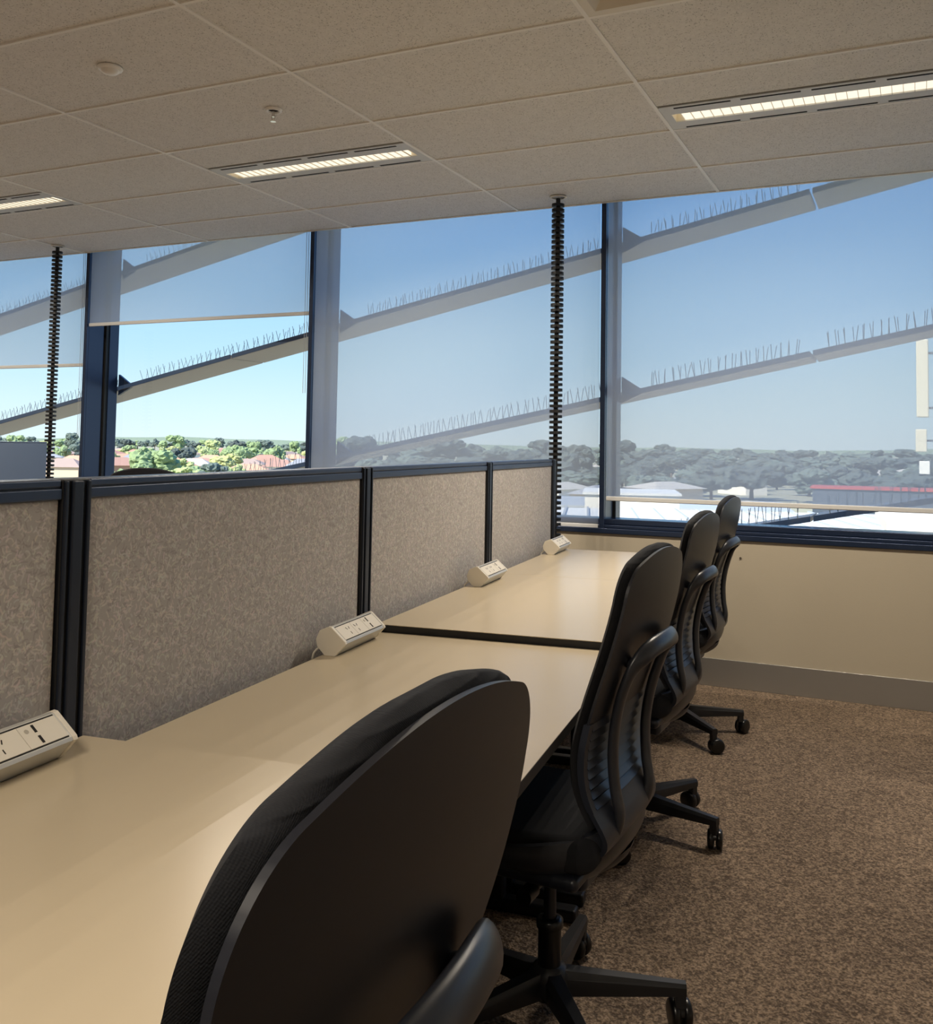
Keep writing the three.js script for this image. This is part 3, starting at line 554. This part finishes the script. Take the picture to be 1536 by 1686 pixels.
// hills on the horizon
for (const [dist, h, m, name, ph] of [[3600, 30, CM.hill, 'far_hills', 0.3], [2600, 12, CM.hill, 'low_hills', 2.1]]) {
  const P = [], idx = [], n = 160;
  for (let i = 0; i <= n; i++) { const az = -75 + 100 * i / n, k = 0.55 + 0.22 * Math.sin(az * 0.13 + ph) + 0.13 * Math.sin(az * 0.41 + ph * 2) + 0.05 * Math.sin(az * 1.3), a = polar(az, dist), b = polar(az, dist + 400, GY + h * k + 1), c = polar(az, dist + 900); P.push(a.x, a.y, a.z, b.x, b.y, b.z, c.x, c.y, c.z); }
  for (let i = 0; i < n; i++) for (let j = 0; j < 2; j++) { const a = i * 3 + j, b = a + 3; idx.push(a, b, a + 1, b, b + 1, a + 1); }
  const g = new THREE.BufferGeometry(); g.setAttribute('position', new THREE.BufferAttribute(new Float32Array(P), 3)); g.setIndex(idx); g.computeVertexNormals();
  const o = new THREE.Mesh(g, m); o.name = name; tag(o, 'low wooded hills along the horizon', null, null, 'structure'); scene.add(o);
}
// trees: a few crowns, each a cluster of leafy lumps
function crown(kind) {
  const list = [], lumps = kind === 1 ? 16 : 11;
  for (let i = 0; i < lumps; i++) {
    const a = rnd() * 6.283, q = Math.sqrt(rnd()), R = kind === 1 ? 0.36 : 0.42, x = Math.cos(a) * q * R, z = Math.sin(a) * q * R, y = kind === 2 ? 0.3 + rnd() * 0.6 : 0.38 + rnd() * 0.5 * (1 - 0.5 * q), r = rr(0.12, 0.2);
    const g = new THREE.IcosahedronGeometry(r, 2), p = g.attributes.position, memo = new Map();
    for (let k = 0; k < p.count; k++) { const key = [p.getX(k).toFixed(4), p.getY(k).toFixed(4), p.getZ(k).toFixed(4)].join(); if (!memo.has(key)) memo.set(key, rr(0.72, 1.28)); const m = memo.get(key); p.setXYZ(k, p.getX(k) * m + x, p.getY(k) * m * 0.85 + y, p.getZ(k) * m + z); }
    list.push(g);
  }
  const g = merge(list); g.computeVertexNormals(); return g;
}
const crowns = [crown(0), crown(1), crown(2), crown(0), crown(1)], trunkGeo = new THREE.CylinderGeometry(0.02, 0.035, 0.5, 6).translate(0, 0.25, 0);
const treeWord = ['dark green', 'mid green', 'yellow green', 'deep green', 'pale olive', 'blue green'];
const taken = [];
function free(az, dist, r) { for (let k = 0; k < 40; k++) { const a = az + (k ? rr(-0.12, 0.12) * Math.sqrt(k) : 0), d = dist * (k ? 1 + rr(-0.03, 0.03) * Math.sqrt(k) : 1), p = polar(a, d); if (taken.every((t) => Math.hypot(t[0] - p.x, t[1] - p.z) > t[2] + r)) { taken.push([p.x, p.z, r]); return p; } } return null; }
function tree(az, dist, h, w, kind, m, label, group) {
  const p = free(az, dist, w * 0.55); if (!p) return;
  const where = az < -48 ? 'beside the left cable riser' : az < -43 ? 'in the left part of the clear window' : az < -39 ? 'in the middle of the clear window' : az < -34.5 ? 'in the right part of the clear window' : az < -26 ? 'behind the lowered blind, left half' : az < -17.6 ? 'behind the lowered blind, right half' : az < -11 ? 'behind the rightmost blind, left part' : az < -5 ? 'behind the rightmost blind, middle' : 'behind the rightmost blind, near the antenna', deep = dist > 850 ? 'far ' : dist < 400 ? 'near ' : '';
  label ??= deep + treeWord[m] + ' tree ' + where; const t = thing('tree', label, 'tree', [p.x, p.y, p.z], rnd() * 6.28, az < -34.5 ? 'trees among the roofs of the suburb' : 'trees behind the blinds');
  const c = part('crown', crowns[kind % crowns.length], CM.leaf[m], t); c.scale.set(w, h, w); const k = part('trunk', trunkGeo, CM.trunk, t); k.scale.set(w, h, w);
}
tree(-44.0, 345, 13.5, 18, 1, 1, 'large bushy green tree left of centre in the clear window', 'trees among the roofs of the suburb');
tree(-40.1, 420, 11.5, 17, 4, 4, 'broad olive tree right of the middle of the clear window', 'trees among the roofs of the suburb');
tree(-42.6, 390, 8.5, 9, 0, 2, 'yellowing tree beside the orange roofs in the clear window', 'trees among the roofs of the suburb');
for (let i = 0; i < 16; i++) tree(-46 + i * 0.72 + rr(-0.3, 0.3), rr(290, 340), rr(5, 8.5), rr(8, 13), i, [1, 2, 1, 5][i % 4]);
for (let i = 0; i < 46; i++) tree(-53 + i * 0.46 + rr(-0.3, 0.3), rr(520, 760), rr(9, 15), rr(9, 17), i, [1, 5, 1, 2, 4, 0][Math.floor(rnd() * 6)]);
for (let i = 0; i < 44; i++) tree(-54 + i * 0.5 + rr(-0.3, 0.3), rr(900, 1500), rr(13, 21), rr(15, 28), i, [5, 0, 1, 5][i % 4]);
for (let i = 0; i < 70; i++) tree(-33 + i * 0.52 + rr(-0.3, 0.3), rr(430, 900), rr(11, 18), rr(16, 30), i, [0, 3, 0, 5, 3][i % 5], undefined, 'trees behind the blinds');
for (let i = 0; i < 60; i++) tree(-33 + i * 0.6 + rr(-0.4, 0.4), rr(240, 420), rr(8, 13), rr(12, 20), i, [0, 3, 0, 5][i % 4], undefined, 'trees behind the blinds');
// houses
const houseBody = slab(-0.5, 0.5, 0, 1, -0.5, 0.5), hipRoof = (() => { const g = new THREE.BufferGeometry(), P = [[-0.56, 0, -0.58], [0.56, 0, -0.58], [0.56, 0, 0.58], [-0.56, 0, 0.58], [-0.2, 1, 0], [0.2, 1, 0]]; g.setAttribute('position', new THREE.BufferAttribute(new Float32Array(P.flat()), 3)); g.setIndex([0, 4, 5, 0, 5, 1, 1, 5, 2, 2, 5, 4, 2, 4, 3, 3, 4, 0, 0, 1, 2, 0, 2, 3]); return flat(g, 0.2); })();
const roofWord = ['terracotta', 'brown tiled', 'pale grey', 'slate grey', 'rust tiled', 'dull brown'];
function house(az, dist, L, W, h, rh, r, w, turn) {
  const p = free(az, dist, Math.hypot(L, W) * 0.58); if (!p) return; const t = thing('house', (dist > 520 ? 'far ' : 'small ') + 'suburban house with a ' + roofWord[r] + ' roof ' + (az < -43 ? 'in the left of the clear view' : az < -34 ? 'in the right of the clear view' : az < -17.6 ? 'behind the lowered blind' : 'behind the rightmost blind'), 'house', [p.x, p.y, p.z], turn, 'houses of the suburb');
  part('walls', houseBody, CM.wall[w], t).scale.set(L, h, W); const q = part('roof', hipRoof, CM.roof[r], t); q.scale.set(L, rh, W); q.position.y = h;
}
for (let i = 0; i < 34; i++) house(-53 + i * 0.6 + rr(-0.2, 0.2), rr(400, 620), rr(11, 18), rr(8, 11), rr(3.2, 5), rr(2.2, 3.4), [4, 0, 2, 1, 4, 3, 0, 5][i % 8], Math.floor(rnd() * 5), rr(-0.6, 0.6) + 0.7);
for (let i = 0; i < 26; i++) house(-53 + i * 0.8 + rr(-0.3, 0.3), rr(540, 900), rr(16, 26), rr(10, 13), rr(4, 6), rr(2.4, 3.6), Math.floor(rnd() * 6), Math.floor(rnd() * 5), rr(0, 3));
for (let i = 0; i < 26; i++) house(-33 + i * 1.3 + rr(-0.5, 0.5), rr(230, 520), rr(11, 18), rr(8, 11), rr(3.5, 5), rr(1.6, 2.4), [2, 3, 2, 5, 2][i % 5], [3, 0, 3, 1][i % 4], rr(0, 3));
// big flat-roofed buildings near the right windows
function hall(name, label, az, dist, L, W, top, turn, roofM, wallM, ribs) {
  const p = polar(az, dist); taken.push([p.x, p.z, Math.hypot(L, W) * 0.55]); const t = thing(name, label, 'building', [p.x, GY, p.z], turn), h = top - GY;
  part('walls', slab(-L / 2, L / 2, 0, h - 0.3, -W / 2, W / 2), wallM, t);
  const r = part('roof', slab(-L / 2 - 0.3, L / 2 + 0.3, h - 0.3, h, -W / 2 - 0.3, W / 2 + 0.3), roofM, t);
  if (ribs) { const n = Math.floor(L / ribs); for (let i = 1; i < n; i++) part('roof_rib', slab(-L / 2 + i * ribs - 0.12, -L / 2 + i * ribs + 0.12, h, h + 0.22, -W / 2, W / 2), CM.metalGrey, r); }
  return t;
}
hall('warehouse', 'low warehouse with a white ribbed metal roof beneath the right blind', -13.5, 92, 52, 46, -6.2, 0.32, CM.metal, CM.concrete, 2.6);
hall('warehouse', 'grey flat roofed building behind the white warehouse', -14.5, 150, 40, 24, -7.4, 0.2, CM.metalGrey, CM.concrete, 0);
hall('apartment_building', 'white and grey block at the left of the right window', -15.8, 128, 12, 12, -4.6, 0.3, CM.metal, CM.wall[3], 0);
hall('warehouse', 'long building with a red roof at the right edge', 1.2, 150, 34, 7, -4.1, 0.05, CM.redRoof, CM.dark, 0);
const plant = hall('plant_building', 'pale rendered building at the right edge below the antenna', 2.9, 32, 4.6, 6, -0.7, 0.08, CM.concrete, CM.concrete, 0);
part('wall_panel', slab(-1.55, 1.8, -GY - 4.4, -GY - 1.3, 3.0, 3.04), CM.metal, plant); for (let i = 0; i < 4; i++) part('vent_slat', slab(-1.25, -0.85, -GY - 1.9 - i * 0.16, -GY - 1.8 - i * 0.16, 3.04, 3.06), CM.metalGrey, plant);
hall('terrace_roof', 'low bright roof terrace with cooling units beneath the right blind', -4.0, 42, 12, 12, -3.3, 0.1, CM.concrete, CM.concrete, 0);
[[-5.4, 40, 0.2], [-4.1, 41, 0.5], [-3.0, 39.5, 0.1]].forEach(([az, d, w], i) => {
  const p = polar(az, d), t = thing('cooling_unit', ['cooling unit at the left on the roof terrace', 'cooling unit in the middle of the roof terrace', 'cooling unit at the right on the roof terrace'][i], 'cooling unit', [p.x, -3.3, p.z], w, 'cooling units on the roof terrace');
  part('cabinet', rslab(-0.55, 0.55, 0.1, 0.95, -0.4, 0.4, 0.03), CM.metal, t); part('fan_grille', cyl(0.32, 0.32, 0.04, 20, 0, 0.97, 0), CM.dark, t); part('skid', slab(-0.5, 0.5, 0, 0.1, -0.35, 0.35), CM.metalGrey, t);
});
{
  const p = polar(1.15, 30), A = thing('phone_antenna', 'tall pale panel antenna on a mast at the right edge', 'antenna', [p.x, -0.7, p.z], 0);
  part('mast', cyl(0.06, 0.06, 5.5, 14, 0, 2.75, 0), CM.metalGrey, A);
  part('panel_antenna', rslab(-0.52, -0.19, 2.97, 5.25, 0.05, 0.2, 0.04, 3), CM.antenna, A); part('panel_antenna', rslab(-0.55, -0.25, 1.97, 2.63, 0.05, 0.2, 0.03, 3), CM.antenna, A); part('radio_unit', rslab(-0.46, -0.18, 1.33, 1.71, 0.02, 0.2, 0.02, 2), CM.metal, A);
  part('panel_antenna', rslab(0.07, 0.3, 3.25, 5.25, 0.12, 0.25, 0.03, 3), CM.antenna, A);
  for (const y of [1.55, 2.3, 3.25, 4.85]) part('clamp', slab(-0.3, 0.06, y - 0.03, y + 0.03, -0.03, 0.1), CM.dark, A);
}

shade(scene);
for (const n of ['window_1', 'window_2', 'window_3', 'window_4', 'window_5', 'window_6']) scene.getObjectByName(n)?.traverse((o) => { if (o.name === 'pane') o.castShadow = false; });
renderer.render(scene, camera);
